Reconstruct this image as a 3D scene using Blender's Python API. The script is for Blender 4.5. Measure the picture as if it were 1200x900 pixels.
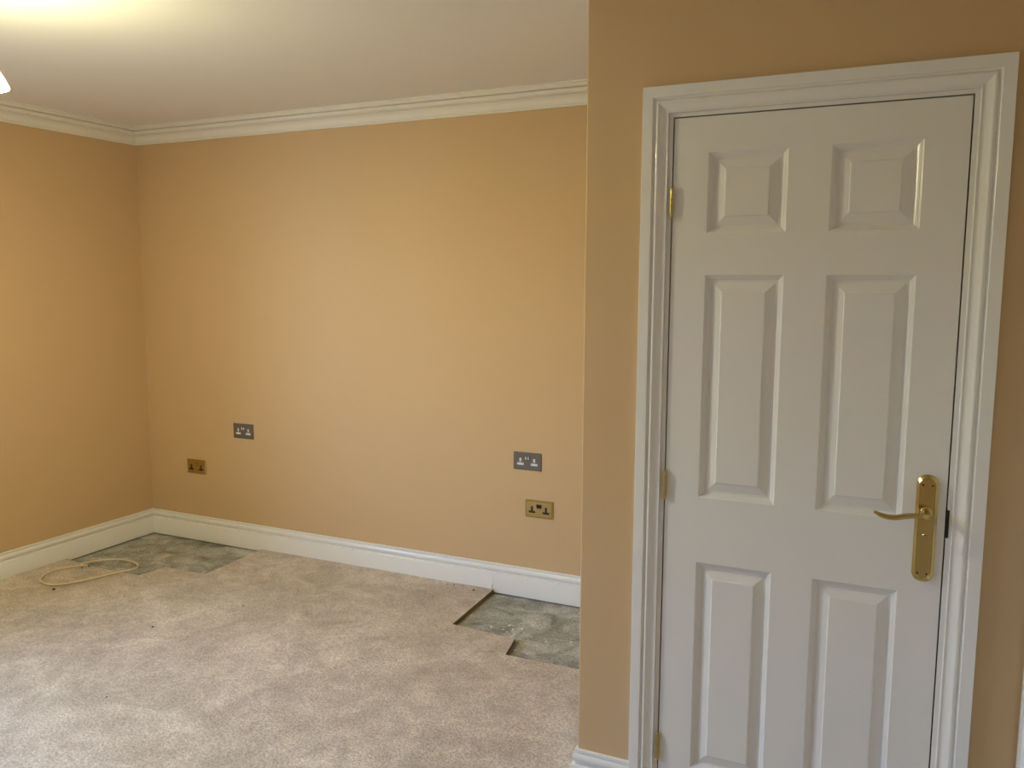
import bpy, bmesh, math, random
from mathutils import Vector, Matrix, noise

for o in list(bpy.data.objects):
    bpy.data.objects.remove(o)
scene = bpy.context.scene
COL = scene.collection
random.seed(7)

# ------------------------------------------------------------------ camera
cam_d = bpy.data.cameras.new('camera')
cam = bpy.data.objects.new('camera', cam_d)
COL.objects.link(cam)
RIGHT = Vector((0.90620505, 0.42281808, 0.00415773))
DOWN = Vector((0.05404149, -0.10606100, -0.99289001))
FWD = Vector((-0.41937087, 0.89998663, -0.11896274))
m = Matrix((RIGHT, -DOWN, -FWD)).transposed().to_4x4()
m.translation = Vector((0.5765, -2.2388, 1.5387))
cam.matrix_world = m
cam_d.sensor_fit = 'HORIZONTAL'
cam_d.sensor_width = 36.0
cam_d.lens = 984.68 / 1200 * 36.0
cam_d.clip_start = 0.02
scene.camera = cam

# ------------------------------------------------------------------ sky, window light, exposure
SKY = 29.0
LAMP = 1780.0
world = bpy.data.worlds.new('overcast_sky')
scene.world = world
world.use_nodes = True
wn = world.node_tree.nodes
bg = wn['Background']
bg.inputs['Color'].default_value = (0.34, 0.56, 1.0, 1)
bg.inputs['Strength'].default_value = SKY

scene.view_settings.view_transform = 'Standard'
scene.view_settings.look = 'None'
scene.view_settings.gamma = 1.0
scene.view_settings.use_curve_mapping = False
scene.view_settings.exposure = 0.07

# ------------------------------------------------------------------ dimensions (metres)
XL, YB, XE = -3.558, 1.405, -0.244      # left wall, back wall, partition corner
XR, YF, ZC = 0.893, -3.35, 2.424        # right wall, wall behind the camera, ceiling
WY0, WY1, WZ0, WZ1 = -2.35, -0.86, 0.80, 2.12   # window opening in the left wall

# portal: tells the renderer where daylight enters
pl = bpy.data.lights.new('window_portal', 'AREA')
pl.shape = 'RECTANGLE'
pl.size = WZ1 - WZ0
pl.size_y = WY1 - WY0
pl.cycles.is_portal = True
po = bpy.data.objects.new('window_portal', pl)
COL.objects.link(po)
po.location = (XL - 0.13, (WY0 + WY1) / 2, (WZ0 + WZ1) / 2)
po.rotation_euler = (0, -math.pi / 2, 0)

# ------------------------------------------------------------------ materials
def mat(name, color, rough=0.5, metal=0.0, spec=0.5):
    mm = bpy.data.materials.new(name)
    mm.use_nodes = True
    b = mm.node_tree.nodes['Principled BSDF']
    b.inputs['Base Color'].default_value = (*color, 1)
    b.inputs['Roughness'].default_value = rough
    b.inputs['Metallic'].default_value = metal
    b.inputs['Specular IOR Level'].default_value = spec
    return mm

def nd(mm, kind, **kw):
    n = mm.node_tree.nodes.new(kind)
    for k, v in kw.items():
        setattr(n, k, v)
    return n

def lk(mm, a, b):
    mm.node_tree.links.new(a, b)

def tex_noise(mm, scale, detail=4, rough=0.55, stretch=(1, 1, 1), distort=0.0):
    tc = nd(mm, 'ShaderNodeTexCoord')
    mp = nd(mm, 'ShaderNodeMapping')
    mp.inputs['Scale'].default_value = stretch
    n = nd(mm, 'ShaderNodeTexNoise')
    n.inputs['Scale'].default_value = scale
    n.inputs['Detail'].default_value = detail
    n.inputs['Roughness'].default_value = rough
    n.inputs['Distortion'].default_value = distort
    lk(mm, tc.outputs['Object'], mp.inputs['Vector'])
    lk(mm, mp.outputs['Vector'], n.inputs['Vector'])
    return n.outputs['Fac']

def ramp(mm, fac, stops):
    r = nd(mm, 'ShaderNodeValToRGB')
    el = r.color_ramp.elements
    while len(el) < len(stops):
        el.new(0.5)
    for e, (p, c) in zip(el, stops):
        e.position = p
        e.color = (*c, 1) if len(c) == 3 else c
    lk(mm, fac, r.inputs['Fac'])
    return r.outputs['Color']

def mix(mm, a, b, fac, mode='MIX'):
    x = nd(mm, 'ShaderNodeMix', data_type='RGBA', blend_type=mode)
    for s, v in ((6, a), (7, b), (0, fac)):
        if isinstance(v, tuple):
            x.inputs[s].default_value = (*v, 1)
        elif isinstance(v, (int, float)):
            x.inputs[s].default_value = v
        else:
            lk(mm, v, x.inputs[s])
    return x.outputs[2]

def bump(mm, fac, strength, dist):
    b = nd(mm, 'ShaderNodeBump')
    b.inputs['Strength'].default_value = strength
    b.inputs['Distance'].default_value = dist
    lk(mm, fac, b.inputs['Height'])
    old = mm.node_tree.nodes['Principled BSDF'].inputs['Normal']
    if old.is_linked:
        lk(mm, old.links[0].from_socket, b.inputs['Normal'])
    lk(mm, b.outputs['Normal'], old)

def base(mm):
    return mm.node_tree.nodes['Principled BSDF'].inputs['Base Color']

M = {}
# matt emulsion, warm caramel beige
w = mat('beige_emulsion', (0.60, 0.42, 0.235), 0.62, 0, 0.3)
lk(w, mix(w, (0.585, 0.408, 0.226), (0.615, 0.432, 0.244), tex_noise(w, 1.3, 3)), base(w))
bump(w, tex_noise(w, 260, 3), 0.12, 0.0006)
M['wall'] = w
c = mat('ceiling_emulsion', (0.88, 0.865, 0.84), 0.8, 0, 0.2)
bump(c, tex_noise(c, 220, 2), 0.08, 0.0005)
M['ceil'] = c
t = mat('white_satin_paint', (0.80, 0.785, 0.76), 0.21, 0, 0.5)
bump(t, tex_noise(t, 60, 2), 0.05, 0.0006)
M['trim'] = t
cv = mat('cornice_plaster_paint', (0.82, 0.79, 0.72), 0.55, 0, 0.3)
M['cornice'] = cv
d = mat('white_grained_door_paint', (0.77, 0.75, 0.725), 0.22, 0, 0.5)
bump(d, tex_noise(d, 70, 5, 0.65, (1, 1, 0.07), 0.6), 0.16, 0.0012)
bump(d, tex_noise(d, 300, 2), 0.05, 0.0004)
M['door'] = d
M['brass'] = mat('polished_brass', (0.54, 0.42, 0.175), 0.20, 1.0)
bump(M['brass'], tex_noise(M['brass'], 40, 2), 0.03, 0.0008)
M['agedbrass'] = mat('tarnished_brass', (0.52, 0.40, 0.18), 0.38, 1.0)
M['steel'] = mat('brushed_grey_metal', (0.17, 0.155, 0.14), 0.42, 0.5)
bump(M['steel'], tex_noise(M['steel'], 400, 2, 0.5, (0.05, 1, 1)), 0.08, 0.0003)
M['black'] = mat('black_plastic', (0.012, 0.011, 0.011), 0.35)
M['whiteplastic'] = mat('white_plastic', (0.80, 0.79, 0.77), 0.35)
M['darkmetal'] = mat('dark_bronze', (0.03, 0.022, 0.018), 0.5, 0.4)
M['upvc'] = mat('white_window_frame', (0.82, 0.82, 0.82), 0.3)
M['cable'] = mat('cream_cable_sheath', (0.80, 0.66, 0.44), 0.42)
M['chip'] = mat('white_plaster_chip', (0.80, 0.78, 0.73), 0.8)
M['crumb'] = mat('dark_brown_crumb', (0.10, 0.065, 0.04), 0.9)
gr = mat('grass_ground', (0.10, 0.13, 0.06), 0.9)
lk(gr, mix(gr, (0.08, 0.11, 0.05), (0.15, 0.17, 0.09), tex_noise(gr, 3, 5)), base(gr))
M['ground'] = gr
hg = mat('sky_blocker_leaves', (0.05, 0.08, 0.03), 0.8)
lk(hg, mix(hg, (0.03, 0.05, 0.02), (0.10, 0.14, 0.05), tex_noise(hg, 14, 5)), base(hg))
bump(hg, tex_noise(hg, 25, 4), 1.0, 0.05)
M['sky_blocker'] = hg

# worn concrete screed
k = mat('bare_concrete', (0.3, 0.3, 0.27), 0.8, 0, 0.3)
col = ramp(k, tex_noise(k, 7, 8, 0.62, (1, 1, 1), 0.8), [(0.32, (0.20, 0.20, 0.18)), (0.5, (0.37, 0.375, 0.35)), (0.66, (0.60, 0.605, 0.58))])
col = mix(k, col, (0.60, 0.58, 0.53), ramp(k, tex_noise(k, 19, 7, 0.7, (1, 1, 1), 1.5), [(0.57, (0, 0, 0)), (0.70, (0.8, 0.8, 0.8))]))
col = mix(k, col, (0.10, 0.09, 0.065), ramp(k, tex_noise(k, 3.1, 4, 0.6, (1.3, 1, 1), 0.4), [(0.58, (0, 0, 0)), (0.78, (0.6, 0.6, 0.6))]))
col = mix(k, col, ramp(k, tex_noise(k, 85, 4, 0.7), [(0.34, (0.62, 0.62, 0.60)), (0.62, (1.18, 1.18, 1.18))]), 1.0, 'MULTIPLY')
lk(k, col, base(k))
bump(k, tex_noise(k, 30, 6), 0.35, 0.003)
M['concrete'] = k

# cut pile carpet
cp = mat('beige_cut_pile', (0.52, 0.43, 0.34), 0.95, 0, 0.1)
pile = tex_noise(cp, 115, 3, 0.75)
big = tex_noise(cp, 2.6, 5, 0.6, (1, 1, 1), 1.2)
mid = tex_noise(cp, 11, 4, 0.6, (1, 1, 1), 0.8)
col = ramp(cp, big, [(0.34, (0.52, 0.445, 0.365)), (0.50, (0.625, 0.54, 0.455)), (0.66, (0.73, 0.645, 0.56))])
col = mix(cp, col, ramp(cp, mid, [(0.34, (0.84, 0.83, 0.82)), (0.66, (1.08, 1.08, 1.08))]), 1.0, 'MULTIPLY')
col = mix(cp, col, ramp(cp, pile, [(0.34, (0.68, 0.66, 0.63)), (0.64, (1.22, 1.22, 1.22))]), 1.0, 'MULTIPLY')
lk(cp, col, base(cp))
pb = cp.node_tree.nodes['Principled BSDF']
pb.inputs['Sheen Weight'].default_value = 0.25
pb.inputs['Sheen Roughness'].default_value = 0.5
bump(cp, mid, 0.35, 0.012)
bump(cp, pile, 1.0, 0.009)
M['carpet'] = cp
M['backing'] = mat('brown_carpet_backing', (0.22, 0.15, 0.08), 0.95, 0, 0.1)
bump(M['backing'], tex_noise(M['backing'], 150, 3), 0.8, 0.004)

# glass pane: mostly clear, fresnel reflection
gl = bpy.data.materials.new('window_glass')
gl.use_nodes = True
nt = gl.node_tree
nt.nodes.remove(nt.nodes['Principled BSDF'])
tr = nd(gl, 'ShaderNodeBsdfTransparent')
gs = nd(gl, 'ShaderNodeBsdfGlossy')
gs.inputs['Roughness'].default_value = 0.02
lw = nd(gl, 'ShaderNodeLayerWeight')
pw = nd(gl, 'ShaderNodeMath', operation='POWER')
pw.inputs[1].default_value = 5.0
lk(gl, lw.outputs['Facing'], pw.inputs[0])
fr = nd(gl, 'ShaderNodeMath', operation='MULTIPLY_ADD')
fr.inputs[1].default_value = 0.9
fr.inputs[2].default_value = 0.04
lk(gl, pw.outputs[0], fr.inputs[0])
mx = nd(gl, 'ShaderNodeMixShader')
lk(gl, fr.outputs[0], mx.inputs[0]); lk(gl, tr.outputs[0], mx.inputs[1]); lk(gl, gs.outputs[0], mx.inputs[2])
lk(gl, mx.outputs[0], nt.nodes['Material Output'].inputs['Surface'])
M['glass'] = gl

# lamp: glowing bulb and a translucent opal shade
bl = bpy.data.materials.new('lit_bulb')
bl.use_nodes = True
b = bl.node_tree.nodes['Principled BSDF']
b.inputs['Base Color'].default_value = (0.9, 0.85, 0.7, 1)
b.inputs['Emission Color'].default_value = (1.0, 0.90, 0.51, 1)
b.inputs['Emission Strength'].default_value = LAMP
M['bulb'] = bl
sh = bpy.data.materials.new('opal_glass_shade')
sh.use_nodes = True
nt = sh.node_tree
df = nt.nodes['Principled BSDF']
df.inputs['Base Color'].default_value = (0.85, 0.80, 0.68, 1)
df.inputs['Roughness'].default_value = 0.35
tl = nd(sh, 'ShaderNodeBsdfTranslucent')
tl.inputs['Color'].default_value = (0.96, 0.91, 0.78, 1)
mx = nd(sh, 'ShaderNodeMixShader')
mx.inputs[0].default_value = 0.80
lk(sh, df.outputs[0], mx.inputs[1]); lk(sh, tl.outputs[0], mx.inputs[2])
tp = nd(sh, 'ShaderNodeBsdfTransparent')
mx2 = nd(sh, 'ShaderNodeMixShader')
mx2.inputs[0].default_value = 0.52       # thin, lightly frosted glass (each face)
lk(sh, mx.outputs[0], mx2.inputs[1]); lk(sh, tp.outputs[0], mx2.inputs[2])
lk(sh, mx2.outputs[0], nt.nodes['Material Output'].inputs['Surface'])
M['shade'] = sh

# ------------------------------------------------------------------ helpers
def obj(name, bm, material, parent=None, smooth=False):
    bmesh.ops.recalc_face_normals(bm, faces=bm.faces)
    me = bpy.data.meshes.new(name)
    bm.to_mesh(me)
    bm.free()
    me.materials.append(M[material])
    if smooth:
        me.shade_smooth()
    o = bpy.data.objects.new(name, me)
    COL.objects.link(o)
    if parent is not None:
        o.parent = parent
    return o

def smooth_by_angle(o, deg=35):
    me = o.data
    me.shade_smooth()
    bm = bmesh.new(); bm.from_mesh(me)
    for e in bm.edges:
        if len(e.link_faces) == 2 and e.calc_face_angle(0) > math.radians(deg):
            e.smooth = False
    bm.to_mesh(me); bm.free()
    return o

def struct(o):
    o['kind'] = 'structure'
    return o

def tag(o, label, cat, group=None):
    o['label'] = label
    o['category'] = cat
    if group:
        o['group'] = group
    return o

def empty(name, loc=(0, 0, 0), rz=0.0):
    e = bpy.data.objects.new(name, None)
    e.empty_display_size = 0.05
    COL.objects.link(e)
    e.location = loc
    e.rotation_euler = (0, 0, rz)
    return e

def box(bm, lo, hi):
    vs = [bm.verts.new((x, y, z)) for x in (lo[0], hi[0]) for y in (lo[1], hi[1]) for z in (lo[2], hi[2])]
    for f in ((0, 1, 3, 2), (4, 6, 7, 5), (0, 4, 5, 1), (2, 3, 7, 6), (0, 2, 6, 4), (1, 5, 7, 3)):
        bm.faces.new([vs[i] for i in f])
    return vs

def bevel_all(bm, off, seg=2):
    bmesh.ops.bevel(bm, geom=list(bm.edges), offset=off, segments=seg, profile=0.7, affect='EDGES')

def rings(bm, loops, cap0=True, cap1=True, closed=True):
    """skin a list of equal-length vertex loops"""
    vv = [[bm.verts.new(p) for p in lp] for lp in loops]
    n = len(vv[0])
    for a, b in zip(vv, vv[1:]):
        for i in range(n if closed else n - 1):
            j = (i + 1) % n
            bm.faces.new((a[i], a[j], b[j], b[i]))
    if cap0:
        bm.faces.new(vv[0])
    if cap1:
        bm.faces.new(list(reversed(vv[-1])))
    return vv

def lathe(bm, prof, origin=(0, 0, 0), axis='z', n=24):
    loops = []
    for r, h in prof:
        lp = []
        for i in range(n):
            a = 2 * math.pi * i / n
            cx, cy = r * math.cos(a), r * math.sin(a)
            p = {'z': (cx, cy, h), 'y': (cx, h, cy), 'x': (h, cx, cy)}[axis]
            lp.append((p[0] + origin[0], p[1] + origin[1], p[2] + origin[2]))
        loops.append(lp)
    rings(bm, loops)

def catmull(pts, k):
    out = []
    n = len(pts)
    for i in range(n - 1):
        p0, p1, p2, p3 = (Vector(pts[max(0, i - 1)]), Vector(pts[i]), Vector(pts[i + 1]), Vector(pts[min(n - 1, i + 2)]))
        for j in range(k):
            u = j / k
            out.append(0.5 * ((2 * p1) + (p2 - p0) * u + (2 * p0 - 5 * p1 + 4 * p2 - p3) * u * u + (3 * p1 - p0 - 3 * p2 + p3) * u ** 3))
    out.append(Vector(pts[-1]))
    return out

def tube(bm, pts, rad, n=10, flat=1.0):
    """round tube along points; rad a number or list; flat squashes the tube across its binormal"""
    pts = [Vector(p) for p in pts]
    if not isinstance(rad, (list, tuple)):
        rad = [rad] * len(pts)
    loops = []
    up = Vector((0, 0, 1))
    for i, p in enumerate(pts):
        tg = (pts[min(i + 1, len(pts) - 1)] - pts[max(i - 1, 0)]).normalized()
        s = tg.cross(up)
        if s.length < 1e-4:
            s = tg.cross(Vector((0, 1, 0)))
        s.normalize()
        v = s.cross(tg)
        loops.append([p + (s * math.cos(2 * math.pi * k / n) * flat + v * math.sin(2 * math.pi * k / n)) * rad[i] for k in range(n)])
    rings(bm, loops)

def moulding(name, p0, p1, nrm, prof, mat_, m0=1, m1=1, z0=0.0, parent=None):
    """profile (depth from wall, height) run from p0 to p1; m=1 internal mitre, -1 external, 0 butt"""
    p0, p1, nrm = Vector((*p0, 0)), Vector((*p1, 0)), Vector((*nrm, 0))
    tg = (p1 - p0).normalized()
    a = [p0 + nrm * d_ + tg * d_ * m0 + Vector((0, 0, z0 + h)) for d_, h in prof]
    b_ = [p1 + nrm * d_ - tg * d_ * m1 + Vector((0, 0, z0 + h)) for d_, h in prof]
    bm = bmesh.new()
    rings(bm, [a, b_])
    return smooth_by_angle(obj(name, bm, mat_, parent), 28)

# ------------------------------------------------------------------ the shell
def wall_box(name, lo, hi, material='wall'):
    bm = bmesh.new()
    box(bm, lo, hi)
    return struct(obj(name, bm, material))

bm = bmesh.new()
box(bm, (XL - 0.25, YF - 0.15, -0.12), (XR + 0.20, YB + 0.15, 0.0))
struct(obj('floor', bm, 'concrete'))
wall_box('ceiling', (XL - 0.25, YF - 0.15, ZC), (XR + 0.20, YB + 0.15, ZC + 0.12), 'ceil')
wall_box('wall_back', (XL, YB, 0), (XR, YB + 0.15, ZC))
wall_box('wall_front', (XL, YF - 0.15, 0), (XR, YF, ZC))

def wall_with_hole(name, fixed0, fixed1, a0, a1, h0, h1, hz0, hz1, axis):
    """wall slab with one rectangular opening; runs along 'y' or 'x'"""
    bm = bmesh.new()
    us = [a0, h0, h1, a1]
    zs = [0, hz0, hz1, ZC] if hz0 > 0 else [0, hz1, ZC]
    def P(f, u, z):
        return (f, u, z) if axis == 'y' else (u, f, z)
    cache = {}
    def V(f, i, j):
        key = (f, i, j)
        if key not in cache:
            cache[key] = bm.verts.new(P(fixed0 if f == 0 else fixed1, us[i], zs[j]))
        return cache[key]
    hole = (1, 1) if hz0 > 0 else (1, 0)
    nz = len(zs) - 1
    for f in (0, 1):
        for i in range(3):
            for j in range(nz):
                if (i, j) != hole:
                    bm.faces.new((V(f, i, j), V(f, i + 1, j), V(f, i + 1, j + 1), V(f, i, j + 1)))
    def strip(i0, j0, i1, j1):
        bm.faces.new((V(0, i0, j0), V(0, i1, j1), V(1, i1, j1), V(1, i0, j0)))
    for i in range(3):
        strip(i, nz, i + 1, nz)
        if (i, 0) != hole:
            strip(i, 0, i + 1, 0)
    for j in range(nz):
        strip(0, j, 0, j + 1); strip(3, j, 3, j + 1)
    hi, hj = hole
    strip(hi, hj, hi, hj + 1); strip(hi + 1, hj, hi + 1, hj + 1); strip(hi, hj + 1, hi + 1, hj + 1)
    if hz0 > 0:
        strip(hi, hj, hi + 1, hj)
    return struct(obj(name, bm, 'wall'))

wall_with_hole('wall_left', XL, XL - 0.25, YF - 0.15, YB + 0.15, WY0, WY1, WZ0, WZ1, 'y')
DJ0, DJ1, DJT = -0.032, 0.725, 2.003      # rough door opening (local x, top)
D2Y = -0.098                              # second doorway on the right-hand wall
wall_with_hole('wall_right', XR, XR + 0.12, YF - 0.15, YB + 0.15, D2Y - DJ1, D2Y - DJ0, 0, DJT, 'y')

wall_box('light_block_wall', (XR + 0.121, -1.3, 0), (XR + 0.20, 0.4, ZC))     # unseen slab, added to block daylight leaking under the second door

# partition: door wall plus its return towards the back wall, with a softly rounded outer corner
bm = bmesh.new()
R = 0.004
def corner_arc(n=5):
    return [(XE + R - R * math.cos(a), R - R * math.sin(a)) for a in [math.pi / 2 * i / n for i in range(n + 1)]]
arc = corner_arc()
fl = [(XE, YB)] + arc + [(DJ0, 0.0), (DJ0, 0.1), (XE + 0.1, 0.1), (XE + 0.1, YB)]
rings(bm, [[(x, y, 0) for x, y in fl], [(x, y, ZC) for x, y in fl]])
box(bm, (DJ1, 0, 0), (XR, 0.1, ZC))
box(bm, (DJ0, 0, DJT), (DJ1, 0.1, ZC))
struct(obj('wall_partition', bm, 'wall'))

# ------------------------------------------------------------------ cornice and skirting
def arc2(c0, c1, n, bulge):
    """curve between two profile points, bulge>0 convex outwards"""
    out = []
    (x0, y0), (x1, y1) = c0, c1
    dx, dy = x1 - x0, y1 - y0
    L = math.hypot(dx, dy)
    nx, ny = dy / L, -dx / L
    for i in range(n + 1):
        u = i / n
        k_ = 4 * u * (1 - u) * bulge
        out.append((x0 + dx * u + nx * k_, y0 + dy * u + ny * k_))
    return out

corn = [(0, 0), (0, -0.096), (0.009, -0.096), (0.0115, -0.0935), (0.0115, -0.0895), (0.009, -0.0870), (0.0045, -0.0862), (0.0045, -0.0830)]
corn += arc2((0.0075, -0.0815), (0.030, -0.050), 8, -0.007)
corn += [(0.0300, -0.0480), (0.0250, -0.0470), (0.0250, -0.0445), (0.0335, -0.0435)]
corn += arc2((0.0355, -0.0420), (0.0450, -0.0290), 4, 0.0025)
corn += [(0.0455, -0.0265), (0.0360, -0.0255), (0.0360, -0.0215), (0.0540, -0.0200), (0.0560, -0.0180), (0.0560, -0.0140)]
corn += arc2((0.0580, -0.0135), (0.0680, -0.0055), 4, -0.002)
corn += [(0.070, -0.0050), (0.070, 0)]
runs = [((XL, YF), (XL, YB), (1, 0), 1, 1), ((XL, YB), (XE, YB), (0, -1), 1, 1), ((XE, YB), (XE, 0), (-1, 0), 1, -1),
        ((XE, 0), (XR, 0), (0, -1), -1, 1), ((XR, 0), (XR, YF), (-1, 0), 1, 1), ((XR, YF), (XL, YF), (0, 1), 1, 1)]
for i, (a, b_, n_, m0, m1) in enumerate(runs):
    struct(moulding('trim_%d' % (i + 1), a, b_, n_, corn, 'cornice', m0, m1, ZC))

GAP = 0.008                              # boards stand a few millimetres above the bare floor
skirt = [(0, GAP), (0.018, GAP), (0.018, 0.1050), (0.0172, 0.1066), (0.0150, 0.1072), (0.0060, 0.1082), (0.0052, 0.1150), (0.0075, 0.1185)]
skirt += arc2((0.0128, 0.1200), (0.0090, 0.1405), 6, 0.0024)
skirt += [(0.0050, 0.1415), (0.0050, 0.1440), (0.0078, 0.1450), (0.0074, 0.1530), (0.0060, 0.1545), (0, 0.1545)]
A0, A1 = -0.081, 0.7748                  # outer edges of the door architrave
SEAM = -1.212
struct(moulding('baseboard_left', (XL, YF), (XL, YB), (1, 0), skirt, 'trim', 1, 1, 0.0))
bb = struct(moulding('baseboard_back', (XL, YB), (SEAM - 0.0006, YB), (0, -1), skirt, 'trim', 1, 0, 0.0))
bb2 = moulding('skirting_board', (SEAM + 0.0006, YB), (XE, YB), (0, -1), skirt, 'trim', 0, 1, 0.0, bb)
# scrap of torn sealant standing at the joint of the two boards
bm = bmesh.new()
rings(bm, [[(SEAM - 0.011, YB - 0.0183, 0.018), (SEAM - 0.008, YB - 0.0183, 0.018), (SEAM - 0.005, YB - 0.0183, 0.046), (SEAM - 0.0075, YB - 0.0183, 0.046)],
           [(SEAM - 0.011, YB - 0.0215, 0.018), (SEAM - 0.008, YB - 0.0215, 0.018), (SEAM - 0.005, YB - 0.0225, 0.046), (SEAM - 0.0075, YB - 0.0225, 0.046)]])
obj('sealant_scrap', bm, 'trim', bb)
struct(moulding('baseboard_return', (XE, YB), (XE, 0), (-1, 0), skirt, 'trim', 1, -1, 0.0))
bp = struct(moulding('baseboard_partition', (XE, 0), (A0, 0), (0, -1), skirt, 'trim', -1, 0, 0.0))
moulding('skirting_board', (A1, 0), (XR, 0), (0, -1), skirt, 'trim', 0, 1, 0.0, bp)
struct(moulding('baseboard_right', (XR, D2Y - A1), (XR, YF), (-1, 0), skirt, 'trim', 0, 1, 0.0))
struct(moulding('baseboard_front', (XR, YF), (XL, YF), (0, 1), skirt, 'trim', 1, 1, 0.0))

# ------------------------------------------------------------------ six-panel door, built facing -y, hinge edge at local x = 0
DW = 0.693
DT = 1.971
def build_door(name, loc, rz):
    root = struct(empty(name, loc, rz))
    # leaf: stiles and rails with six openings
    xs = [0.002, 0.093, 0.292, 0.394, 0.596, 0.6913]
    zs = [0.020, 0.181, 0.781, 0.963, 1.563, 1.670, 1.879, DT - 0.0018]
    bm = bmesh.new()
    cache = {}
    def V(i, j, k_):
        if (i, j, k_) not in cache:
            cache[(i, j, k_)] = bm.verts.new((xs[i], (0.0, 0.035)[k_], zs[j]))
        return cache[(i, j, k_)]
    for i in range(5):
        for j in range(7):
            if i in (1, 3) and j in (1, 3, 5):
                for (a, b_) in (((i, j), (i + 1, j)), ((i + 1, j), (i + 1, j + 1)), ((i + 1, j + 1), (i, j + 1)), ((i, j + 1), (i, j))):
                    bm.faces.new((V(*a, 0), V(*b_, 0), V(*b_, 1), V(*a, 1)))
                continue
            for k_ in (0, 1):
                bm.faces.new((V(i, j, k_), V(i + 1, j, k_), V(i + 1, j + 1, k_), V(i, j + 1, k_)))
    for i in range(5):
        for j in (0, 7):
            bm.faces.new((V(i, j, 0), V(i + 1, j, 0), V(i + 1, j, 1), V(i, j, 1)))
    for j in range(7):
        for i in (0, 5):
            bm.faces.new((V(i, j, 0), V(i, j + 1, 0), V(i, j + 1, 1), V(i, j, 1)))
    leaf = obj('door_leaf', bm, 'door', root)
    prof = [(0, 0), (0.0008, 0.0006), (0.0042, 0.0042), (0.0050, 0.0040), (0.0086, 0.0076), (0.0094, 0.0074), (0.0135, 0.0108),
            (0.0200, 0.0110), (0.0225, 0.0100), (0.0425, 0.0045), (0.0448, 0.0016), (0.0465, 0.0013)]
    for i in (1, 3):
        for j in (5, 3, 1):
            x0, x1, z0, z1 = xs[i], xs[i + 1], zs[j], zs[j + 1]
            def rect(ins, y):
                return [(x0 + ins, y, z0 + ins), (x1 - ins, y, z0 + ins), (x1 - ins, y, z1 - ins), (x0 + ins, y, z1 - ins)]
            bm = bmesh.new()
            rings(bm, [rect(0, 0.033)] + [rect(a, b_) for a, b_ in prof])
            obj('panel', bm, 'door', leaf)
    # lining and stop
    bm = bmesh.new()
    G = 0.0017
    def lining(t0, y0, y1, thick):
        """inverted U of section thick, inner face t0 outside the leaf line"""
        xi0, xi1, zi = -t0, DW + t0, DT + t0
        for lo, hi in (((xi0 - thick, y0, 0), (xi0, y1, zi + thick)), ((xi1, y0, 0), (xi1 + thick, y1, zi + thick)), ((xi0, y0, zi), (xi1, y1, zi + thick))):
            box(bm, lo, hi)
    lining(G, 0.0, 0.10, 0.0295)
    obj('door_lining', bm, 'trim', root)
    bm = bmesh.new()
    lining(-0.012, 0.0385, 0.060, 0.0137)
    obj('door_stop', bm, 'trim', root)
    # architrave, mitred; profile (across from outer edge, proud of wall)
    ap = [(0, 0), (0, 0.0170), (0.0008, 0.018), (0.0275, 0.018), (0.0285, 0.0172), (0.0290, 0.0140), (0.0320, 0.0118), (0.0345, 0.0115)]
    ap += arc2((0.0355, 0.0130), (0.0455, 0.0135), 6, -0.0026)
    ap += [(0.0500, 0.0112), (0.0550, 0.0088), (0.0600, 0.0078), (0.0640, 0.0078), (0.0662, 0.0090), (0.0680, 0.0085), (0.0690, 0.0060), (0.0690, 0)]
    ZT = 2.052
    def leg(side):
        bm = bmesh.new()
        if side < 0:
            a = [(A0 + u, -v, 0) for u, v in ap]; b_ = [(A0 + u, -v, ZT - u) for u, v in ap]
        else:
            a = [(A1 - u, -v, 0) for u, v in ap]; b_ = [(A1 - u, -v, ZT - u) for u, v in ap]
        rings(bm, [a, b_])
        smooth_by_angle(obj('architrave', bm, 'trim', root), 30)
    leg(-1); leg(1)
    bm = bmesh.new()
    rings(bm, [[(A0 + u, -v, ZT - u) for u, v in ap], [(A1 - u, -v, ZT - u) for u, v in ap]])
    smooth_by_angle(obj('architrave', bm, 'trim', root), 30)
    # hinges
    for zc, mt in ((1.752, 'brass'), (0.990, 'agedbrass'), (0.224, 'agedbrass')):
        bm = bmesh.new()
        pr = [(0.0015, -0.0435), (0.0032, -0.0425), (0.0038, -0.0405), (0.0026, -0.0385), (0.0046, -0.0375)]
        for s in range(5):
            za, zb = -0.0375 + s * 0.015, -0.0375 + (s + 1) * 0.015
            pr += [(0.0048, za + 0.0006), (0.0048, zb - 0.0006), (0.0038, zb)]
        pr += [(0.0026, 0.0385), (0.0038, 0.0405), (0.0032, 0.0425), (0.0015, 0.0435)]
        lathe(bm, pr, (0.0, -0.0052, zc), 'z', 14)
        h = smooth_by_angle(obj('hinge', bm, mt, root), 40)
        bm = bmesh.new()
        box(bm, (-0.0015, -0.004, zc - 0.0375), (-0.0003, 0.028, zc + 0.0375))
        box(bm, (0.0004, -0.004, zc - 0.0375), (0.0017, 0.028, zc + 0.0375))
        obj('hinge_leaf', bm, mt, h)
    # keep let into the lining
    bm = bmesh.new()
    box(bm, (DW - 0.0008, -0.0012, 0.930), (DW + 0.0072, 0.020, 0.999))
    bevel_all(bm, 0.0005, 1)
    obj('strike_plate', bm, 'darkmetal', root)
    # long brass backplate with arched ends
    HX, HZ0, HZ1 = 0.6495, 0.815, 1.082
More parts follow.
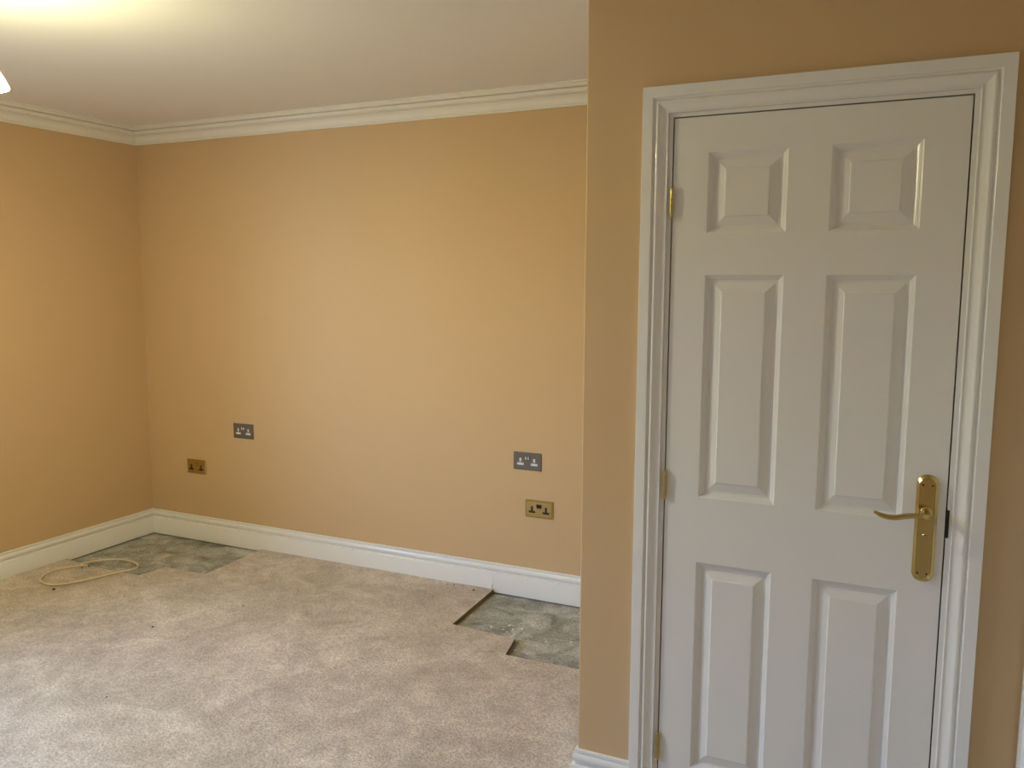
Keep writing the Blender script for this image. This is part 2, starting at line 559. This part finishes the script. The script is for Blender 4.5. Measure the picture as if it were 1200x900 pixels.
    def outline(ins, y):
        hw = 0.0245 - ins
        zt, zb = HZ1 - ins, HZ0 + ins
        pts = []
        sh_ = 0.019                       # height of the arch
        for i in range(13):
            a = math.pi * i / 12
            pts.append((HX + hw * math.cos(a) * (0.93 if 0 < i < 12 else 1.0), y, zt - sh_ + sh_ * math.sin(a) ** 0.8))
        for i in range(13):
            a = math.pi + math.pi * i / 12
            pts.append((HX + hw * math.cos(a) * (0.93 if 0 < i < 12 else 1.0), y, zb + sh_ - sh_ * abs(math.sin(a)) ** 0.8))
        return pts
    bm = bmesh.new()
    rings(bm, [outline(0, 0.0), outline(0, -0.0035), outline(0.0008, -0.0048), outline(0.0055, -0.0082), outline(0.0066, -0.0098),
               outline(0.0080, -0.0098), outline(0.0088, -0.0088)])
    hd = smooth_by_angle(obj('door_handle', bm, 'brass', root), 25)
    for sx, sz in ((-0.0105, 1.057), (0.0100, 1.057), (-0.0115, 0.8365), (0.0090, 0.8365)):
        bm = bmesh.new()
        lathe(bm, [(0.0024, -0.0086), (0.0024, -0.0092), (0.0014, -0.0094), (0.0013, -0.0090)], (HX + sx, 0, sz), 'y', 12)
        obj('screw', bm, 'darkmetal', hd)
    bm = bmesh.new()
    lathe(bm, [(0.0145, -0.0080), (0.0145, -0.0105), (0.0130, -0.0125), (0.0110, -0.0130), (0.0100, -0.0160), (0.0082, -0.0180), (0.0078, -0.040)], (HX, 0, 0.990), 'y', 20)
    smooth_by_angle(obj('rose', bm, 'brass', hd), 40)
    path = catmull([(HX + 0.001, -0.036, 0.987), (HX + 0.0005, -0.046, 0.988), (HX - 0.007, -0.0535, 0.990), (HX - 0.022, -0.055, 0.991),
                    (HX - 0.045, -0.055, 0.987), (HX - 0.066, -0.056, 0.9815), (HX - 0.086, -0.056, 0.9805), (HX - 0.103, -0.055, 0.9845), (HX - 0.1155, -0.0535, 0.9905)], 6)
    rr = []
    for i in range(len(path)):
        u = i / (len(path) - 1)
        r_ = 0.0080 + (0.0062 - 0.0080) * min(1, u / 0.3)
        if u > 0.3:
            r_ = 0.0058 + 0.0010 * math.sin((u - 0.3) / 0.55 * math.pi) if u < 0.85 else 0.0058 - (u - 0.85) / 0.15 * 0.0026
        rr.append(r_)
    bm = bmesh.new()
    tube(bm, path, rr, 12, 0.85)
    smooth_by_angle(obj('lever', bm, 'brass', hd), 60)
    bm = bmesh.new()
    lathe(bm, [(0.0062, -0.0085), (0.0062, -0.0100), (0.0050, -0.0112), (0.0012, -0.0112)], (HX, 0, 0.931), 'y', 16)
    box(bm, (HX - 0.0062, -0.0150, 0.9290), (HX + 0.0062, -0.0100, 0.9330))
    obj('thumb_turn', bm, 'brass', hd)
    return root

door1 = build_door('door_1', (0, 0, 0), 0)
door2 = struct(empty('door_2', (XR, D2Y, 0), -math.pi / 2))
def copy_children(src, dst):
    for ch in [o for o in COL.objects if o.parent == src]:
        c_ = ch.copy()
        COL.objects.link(c_)
        c_.parent = dst
        copy_children(ch, c_)
copy_children(door1, door2)

# ------------------------------------------------------------------ window in the left wall (daylight source)
win = struct(empty('window_1', (XL - 0.14, (WY0 + WY1) / 2, WZ0)))
hw, hh = (WY1 - WY0) / 2, WZ1 - WZ0
def wbox(name, lo, hi, mt='upvc', bev=0.004):
    bm = bmesh.new()
    box(bm, lo, hi)
    if bev:
        bevel_all(bm, bev, 2)
    return obj(name, bm, mt, win)
F = 0.055
wbox('window_frame', (-0.035, -hw, 0), (0.035, hw, F))
wbox('window_frame', (-0.035, -hw, hh - F), (0.035, hw, hh))
wbox('window_frame', (-0.035, -hw, F), (0.035, -hw + F, hh - F))
wbox('window_frame', (-0.035, hw - F, F), (0.035, hw, hh - F))
wbox('mullion', (-0.035, -0.03, F), (0.035, 0.03, hh - F))
for s in (-1, 1):
    y0, y1 = (0.03, hw - F) if s > 0 else (-hw + F, -0.03)
    wbox('window_pane', (-0.006, y0, F), (0.006, y1, hh - F), 'glass', 0)
wbox('window_sill', (0.036, -hw, 0.001), (0.200, hw, 0.024), 'trim', 0.006)

# lawn outside the window
bm = bmesh.new()
box(bm, (XL - 20.25, -14, -0.40), (XL - 0.25, 12, -0.30))
struct(obj('ground', bm, 'ground'))

# unseen leafy screen, added to keep low sky light off the upper walls
bm = bmesh.new()
nx_, nz_ = 60, 12
def hp(u, side, v):
    h = 2.75 + 0.25 * noise.noise((u * 0.9, 0, 0))
    z = -0.30 + v * (h + 0.30)
    th = 0.55 * math.cos(min(1.0, max(0.0, v - 0.75) * 4) * 1.2) + 0.10 * noise.noise((u * 2.5, side * 9, v * 6))
    return (XL - 8.2 + side * th, u, z)
loops = []
for i in range(nx_ + 1):
    u = -13.5 + 25.0 * i / nx_
    loops.append([hp(u, 1, j / nz_) for j in range(nz_ + 1)] + [hp(u, -1, j / nz_) for j in range(nz_, -1, -1)])
rings(bm, loops)
sky_blocker = struct(obj('sky_blocker', bm, 'sky_blocker', None, True))

# ------------------------------------------------------------------ carpet, cut back round two bare patches
CT = 0.021
def lift(x, y):
    return 0.0035 * noise.noise((x * 2.1, y * 2.1, 3.3)) + 0.0016 * noise.noise((x * 9, y * 9, 1.0))
e = 0.0185
outl = [(XL + e, YF + e), (XR - e, YF + e), (XR - e, -e), (A1 + 0.002, -e), (A1 - 0.07, -0.004), (A0 + 0.07, -0.004), (A0 - 0.002, -e),
        (XE - e, -e), (XE - e, 0.757), (-0.525, 0.754), (-0.838, 0.744), (-0.868, 0.900), (-1.160, 0.922), (-1.186, 0.924), (-1.2105, YB - e - 0.004),
        (-1.2105, YB - e), (-2.693, YB - e), (-2.680, 1.15), (-2.671, 0.936), (-2.80, 0.926), (-2.941, 0.927), (-2.966, 0.769), (-3.15, 0.762), (-3.327, 0.768), (XL + e, 0.792)]
bm = bmesh.new()
fc = bm.faces.new([bm.verts.new((x, y, CT)) for x, y in outl])
for th, z in ((0.003, 0.007), (0.006, 0.0135), (0.009, 0.0187)):
    for v in fc.verts:
        v.co.z = z
    bmesh.ops.inset_region(bm, faces=[fc], thickness=th, depth=0.0, use_even_offset=True)
for v in fc.verts:
    v.co.z = CT
border = [ed for ed in bm.edges if ed.is_boundary]
ex = bmesh.ops.extrude_edge_only(bm, edges=border)
for v in ex['geom']:
    if isinstance(v, bmesh.types.BMVert):
        v.co.z = 0.0005
    elif isinstance(v, bmesh.types.BMFace):
        v.material_index = 1
step = 0.06
x = XL + step
while x < XR:
    bmesh.ops.bisect_plane(bm, geom=bm.verts[:] + bm.edges[:] + bm.faces[:], plane_co=(x, 0, 0), plane_no=(1, 0, 0)); x += step
y = YF + step
while y < YB:
    bmesh.ops.bisect_plane(bm, geom=bm.verts[:] + bm.edges[:] + bm.faces[:], plane_co=(0, y, 0), plane_no=(0, 1, 0)); y += step
bmesh.ops.triangulate(bm, faces=[f for f in bm.faces if len(f.verts) > 4])
for v in bm.verts:
    if v.co.z > 0.015:
        v.co.z += lift(v.co.x, v.co.y)
carpet = tag(obj('carpet', bm, 'carpet', None, False), 'worn beige cut-pile carpet covering the bedroom floor, notched at both corners', 'carpet')
carpet.data.materials.append(M['backing'])
smooth_by_angle(carpet, 60)

# ------------------------------------------------------------------ sockets on the back wall
def socket(name, cx, cz, style, label):
    root = tag(empty(name, (cx, YB, cz)), label, 'socket', 'double wall sockets on the back wall')
    grey = style == 'grey'
    plate_m = 'steel' if grey else 'brass'
    W2, H2, T = 0.073, 0.043, (0.0045 if grey else 0.0075)
    def rect(ix, y, r):
        pts = []
        for sx, sz, a0 in ((1, 1, 0), (-1, 1, 90), (-1, -1, 180), (1, -1, 270)):
            for q in range(4):
                a = math.radians(a0 + q * 30)
                pts.append((sx * (W2 - ix - r) + r * math.cos(a), y, sz * (H2 - ix - r) + r * math.sin(a)))
        return pts
    bm = bmesh.new()
    if grey:
        rings(bm, [rect(0, 0, 0.002), rect(0, -T + 0.0008, 0.002), rect(0.0008, -T, 0.002)])
    else:   # raised border with a step down to the face
        rings(bm, [rect(0, 0, 0.002), rect(0, -0.003, 0.002), rect(0.0035, -T, 0.002), rect(0.0055, -T - 0.0004, 0.002), rect(0.0070, -T + 0.0012, 0.002)])
    smooth_by_angle(obj('face_plate', bm, plate_m, root), 30)
    yf = -T if grey else -T + 0.0012
    def pad(bm, x0, x1, z0, z1, dy):
        box(bm, (x0, yf - dy, z0), (x1, yf + 0.0015, z1))
    for s in (-1, 1):
        gx = s * 0.0365
        bm = bmesh.new()
        if grey:
            pad(bm, gx - 0.0050, gx + 0.0050, -0.0025, 0.0140, 0.0006)
            o = obj('outlet', bm, 'whiteplastic', root)
            bm = bmesh.new()
            pad(bm, gx - 0.0170, gx + 0.0170, -0.0195, -0.0085, 0.0006)
            obj('outlet_shutter', bm, 'whiteplastic', o)
            bm = bmesh.new()
            box(bm, (gx - 0.0014, yf - 0.0009, 0.0025), (gx + 0.0014, yf, 0.0085))
            for t_ in (-1, 1):
                box(bm, (gx + t_ * 0.0105 - 0.0022, yf - 0.0009, -0.0152), (gx + t_ * 0.0105 + 0.0022, yf, -0.0128))
            obj('pin_slot', bm, 'darkmetal', o)
        else:
            x_, y0_, y1_ = gx, yf + 0.0015, yf - 0.0006
            sh2 = [(-0.0165, -0.0200), (0.0165, -0.0200), (0.0165, -0.0105), (0.0050, -0.0105), (0.0050, 0.0125), (-0.0050, 0.0125), (-0.0050, -0.0105), (-0.0165, -0.0105)]
            rings(bm, [[(x_ + a, y0_, b_) for a, b_ in sh2], [(x_ + a, y1_, b_) for a, b_ in sh2]])
            obj('outlet', bm, 'black', root)
    for s in (-1, 1):
        gx = s * 0.0068
        bm = bmesh.new()
        zc = 0.0145
        bev = [(-0.0058, -0.0095), (0.0058, -0.0095), (0.0058, 0.0095), (-0.0058, 0.0095)]
        y0_, y1_ = yf + 0.001, yf - 0.0035
        rings(bm, [[(gx + a, y0_, zc + b_) for a, b_ in bev], [(gx + a, yf - (0.0035 if b_ > 0 else 0.0012), zc + b_) for a, b_ in bev]])
        obj('rocker_switch', bm, {'grey': 'steel', 'brassblack': 'black', 'brass': 'brass'}[style], root)
        if grey:
            bm = bmesh.new()
            box(bm, (gx - 0.0026, yf - 0.0044, zc - 0.0050), (gx + 0.0026, yf - 0.0010, zc + 0.0070))
            obj('switch_mark', bm, 'whiteplastic', root)
    if not grey:
        for s in (-1, 1):
            bm = bmesh.new()
            lathe(bm, [(0.0026, yf + 0.001), (0.0026, yf - 0.0008), (0.0012, yf - 0.0010)], (s * 0.0585, 0, 0.0), 'y', 10)
            obj('screw', bm, 'agedbrass', root)
    return root

socket('wall_socket', -2.8105, 0.694, 'grey', 'grey metal double socket with white inserts, near the left corner')
socket('wall_socket', -3.1805, 0.452, 'brass', 'dull brass double socket with brass switches, lowest and nearest the left corner')
socket('wall_socket', -1.0365, 0.686, 'grey', 'grey metal double socket with white inserts, above the brass one beside the partition')
socket('wall_socket', -0.9725, 0.456, 'brassblack', 'polished brass double socket with black switches, nearest the partition edge')

# ------------------------------------------------------------------ loop of cable and scraps on the floor
cab = [(-3.323, 0.752), (-3.362, 0.720), (-3.402, 0.660), (-3.405, 0.580), (-3.355, 0.500), (-3.285, 0.468), (-3.224, 0.474), (-3.171, 0.519), (-3.137, 0.590),
       (-3.107, 0.667), (-3.082, 0.750), (-3.065, 0.817), (-3.095, 0.880), (-3.180, 0.922), (-3.275, 0.915), (-3.337, 0.854), (-3.362, 0.775), (-3.352, 0.735), (-3.330, 0.722)]
zz = [0.024, 0.0245, 0.0245, 0.0245, 0.025, 0.026, 0.026, 0.026, 0.026, 0.025, 0.0245, 0.021, 0.015, 0.012, 0.015, 0.021, 0.028, 0.0315, 0.028]
pts = catmull([(x_, y_, z_ + 0.003) for (x_, y_), z_ in zip(cab, zz)], 6)
bm = bmesh.new()
tube(bm, pts, 0.0042, 10)
cb = tag(obj('cable', bm, 'cable', None, True), 'cream cable lying in a loop across the carpet edge in the left corner', 'cable')
for a, b_ in (((-3.330, 0.722, 0.0265), (-3.318, 0.716, 0.023)), ((-3.323, 0.752, 0.0235), (-3.309, 0.752, 0.0235))):
    bm = bmesh.new()
    tube(bm, [a, b_], 0.0022, 8)
    obj('wire_end', bm, 'darkmetal', cb)

def rock(name, x_, y_, z_, r_, mt, seed, flat=0.45):
    bm = bmesh.new()
    bmesh.ops.create_icosphere(bm, subdivisions=1, radius=r_)
    rnd = random.Random(seed)
    for v in bm.verts:
        v.co *= rnd.uniform(0.65, 1.2)
        v.co.z *= flat
    zmin = min(v.co.z for v in bm.verts)
    for v in bm.verts:
        v.co.z -= zmin
    o = obj(name, bm, mt)
    o.location = (x_, y_, z_)
    o.rotation_euler = (0, 0, rnd.uniform(0, 6))
    return o

sc = rock('debris_scrap', -3.174, 0.441, CT + lift(-3.174, 0.441), 0.0105, 'black', 3, 0.5)
tag(sc, 'small black scrap on the carpet in front of the cable loop', 'debris')
crumbs = [(-1.449, 1.349, 0.005, 'leftmost'), (-1.416, 1.352, 0.006, 'second from left'), (-1.370, 1.362, 0.005, 'third from left'), (-1.293, 1.332, 0.008, 'rightmost and largest')]
for i, (x_, y_, r_, w_) in enumerate(crumbs):
    tag(rock('dirt_crumb', x_, y_, CT + lift(x_, y_) - 0.001, r_, 'crumb', 20 + i), w_ + ' of four tiny brown crumbs beside the back skirting', 'debris', 'crumbs along the carpet edge')
crumbs = [(-2.366, 0.322, 0.008, 'tiny brown crumb on the open carpet in front of the left bare patch'), (-2.181, 0.684, 0.006, 'tiny brown crumb on the open carpet, nearest the back wall'),
          (-2.010, -0.209, 0.006, 'tiny brown crumb on the open carpet at the lower left, nearest the viewer')]
for i, (x_, y_, r_, lb) in enumerate(crumbs):
    tag(rock('dirt_crumb', x_, y_, CT + lift(x_, y_) - 0.002, r_, 'crumb', 40 + i), lb, 'debris', 'crumbs on the open carpet')
C_ = 'tiny white plaster chip in the cluster on the bare concrete beside the carpet notch'
chips = [(-1.036, 1.013, 'leftmost white plaster chip on the bare concrete, apart from the cluster'), (-0.975, 1.011, C_), (-0.967, 1.056, C_), (-0.933, 1.011, C_), (-0.949, 0.992, C_),
         (-0.937, 1.029, C_), (-0.90, 1.05, C_), (-0.754, 0.977, 'lone white plaster chip in the middle of the right bare patch'),
         (-0.776, 0.826, 'white plaster chip nearest the front carpet edge of the right bare patch'), (-0.654, 1.015, 'white plaster chip on the bare concrete nearest the partition edge')]
for i, (x_, y_, lb) in enumerate(chips):
    tag(rock('plaster_chip', x_, y_, 0.0002, random.Random(i).uniform(0.004, 0.008), 'chip', 60 + i), lb, 'debris', 'plaster chips on the bare concrete')

# ------------------------------------------------------------------ pendant lamp, hanging in the middle of the room at the left edge of the view
LX, LY = -1.900, -0.630
LZ = 2.106                                # bulb centre
lamp = tag(empty('pendant_lamp', (LX, LY, ZC)), 'lit pendant lamp with a pale shade, glowing at the left edge below the ceiling', 'lamp')
def lpart(name, prof, mt, n=28, deg=40):
    bm = bmesh.new()
    lathe(bm, prof, (0, 0, -ZC), 'z', n)
    return smooth_by_angle(obj(name, bm, mt, lamp), deg)
lpart('ceiling_rose', [(0.045, ZC), (0.045, ZC - 0.008), (0.035, ZC - 0.022), (0.012, ZC - 0.030), (0.006, ZC - 0.034)], 'whiteplastic')
lpart('flex', [(0.0035, ZC - 0.032), (0.0035, LZ + 0.108)], 'whiteplastic', 12)
lpart('lamp_holder', [(0.006, LZ + 0.112), (0.015, LZ + 0.104), (0.018, LZ + 0.092), (0.018, LZ + 0.060), (0.014, LZ + 0.052), (0.013, LZ + 0.044)], 'whiteplastic')
lpart('bulb', [(0.012, LZ + 0.046), (0.014, LZ + 0.036), (0.022, LZ + 0.022), (0.0285, LZ + 0.008), (0.030, LZ - 0.004), (0.0275, LZ - 0.017), (0.020, LZ - 0.026), (0.010, LZ - 0.031), (0.001, LZ - 0.032)], 'bulb', 24, 80)
bm = bmesh.new()
po_ = [(0.040, LZ + 0.076), (0.066, LZ + 0.051), (0.086, LZ + 0.024), (0.100, LZ - 0.006)]
pi_ = [(r_ - 0.002, z_ - 0.003) for r_, z_ in reversed(po_)]
loop = po_ + pi_
vv = []
for r_, z_ in loop:
    vv.append([bm.verts.new((r_ * math.cos(2 * math.pi * i / 36), r_ * math.sin(2 * math.pi * i / 36), z_ - ZC)) for i in range(36)])
for a in range(len(vv)):
    b_ = (a + 1) % len(vv)
    for i in range(36):
        j = (i + 1) % 36
        bm.faces.new((vv[a][i], vv[a][j], vv[b_][j], vv[b_][i]))
smooth_by_angle(obj('lamp_shade', bm, 'shade', lamp), 40)
for a in (0, 1, 2):
    bm = bmesh.new()
    an = 2 * math.pi * a / 3 + 0.4
    tube(bm, [(0.016 * math.cos(an), 0.016 * math.sin(an), LZ + 0.070 - ZC), (0.0395 * math.cos(an), 0.0395 * math.sin(an), LZ + 0.0735 - ZC)], 0.0012, 6)
    obj('shade_arm', bm, 'whiteplastic', lamp)
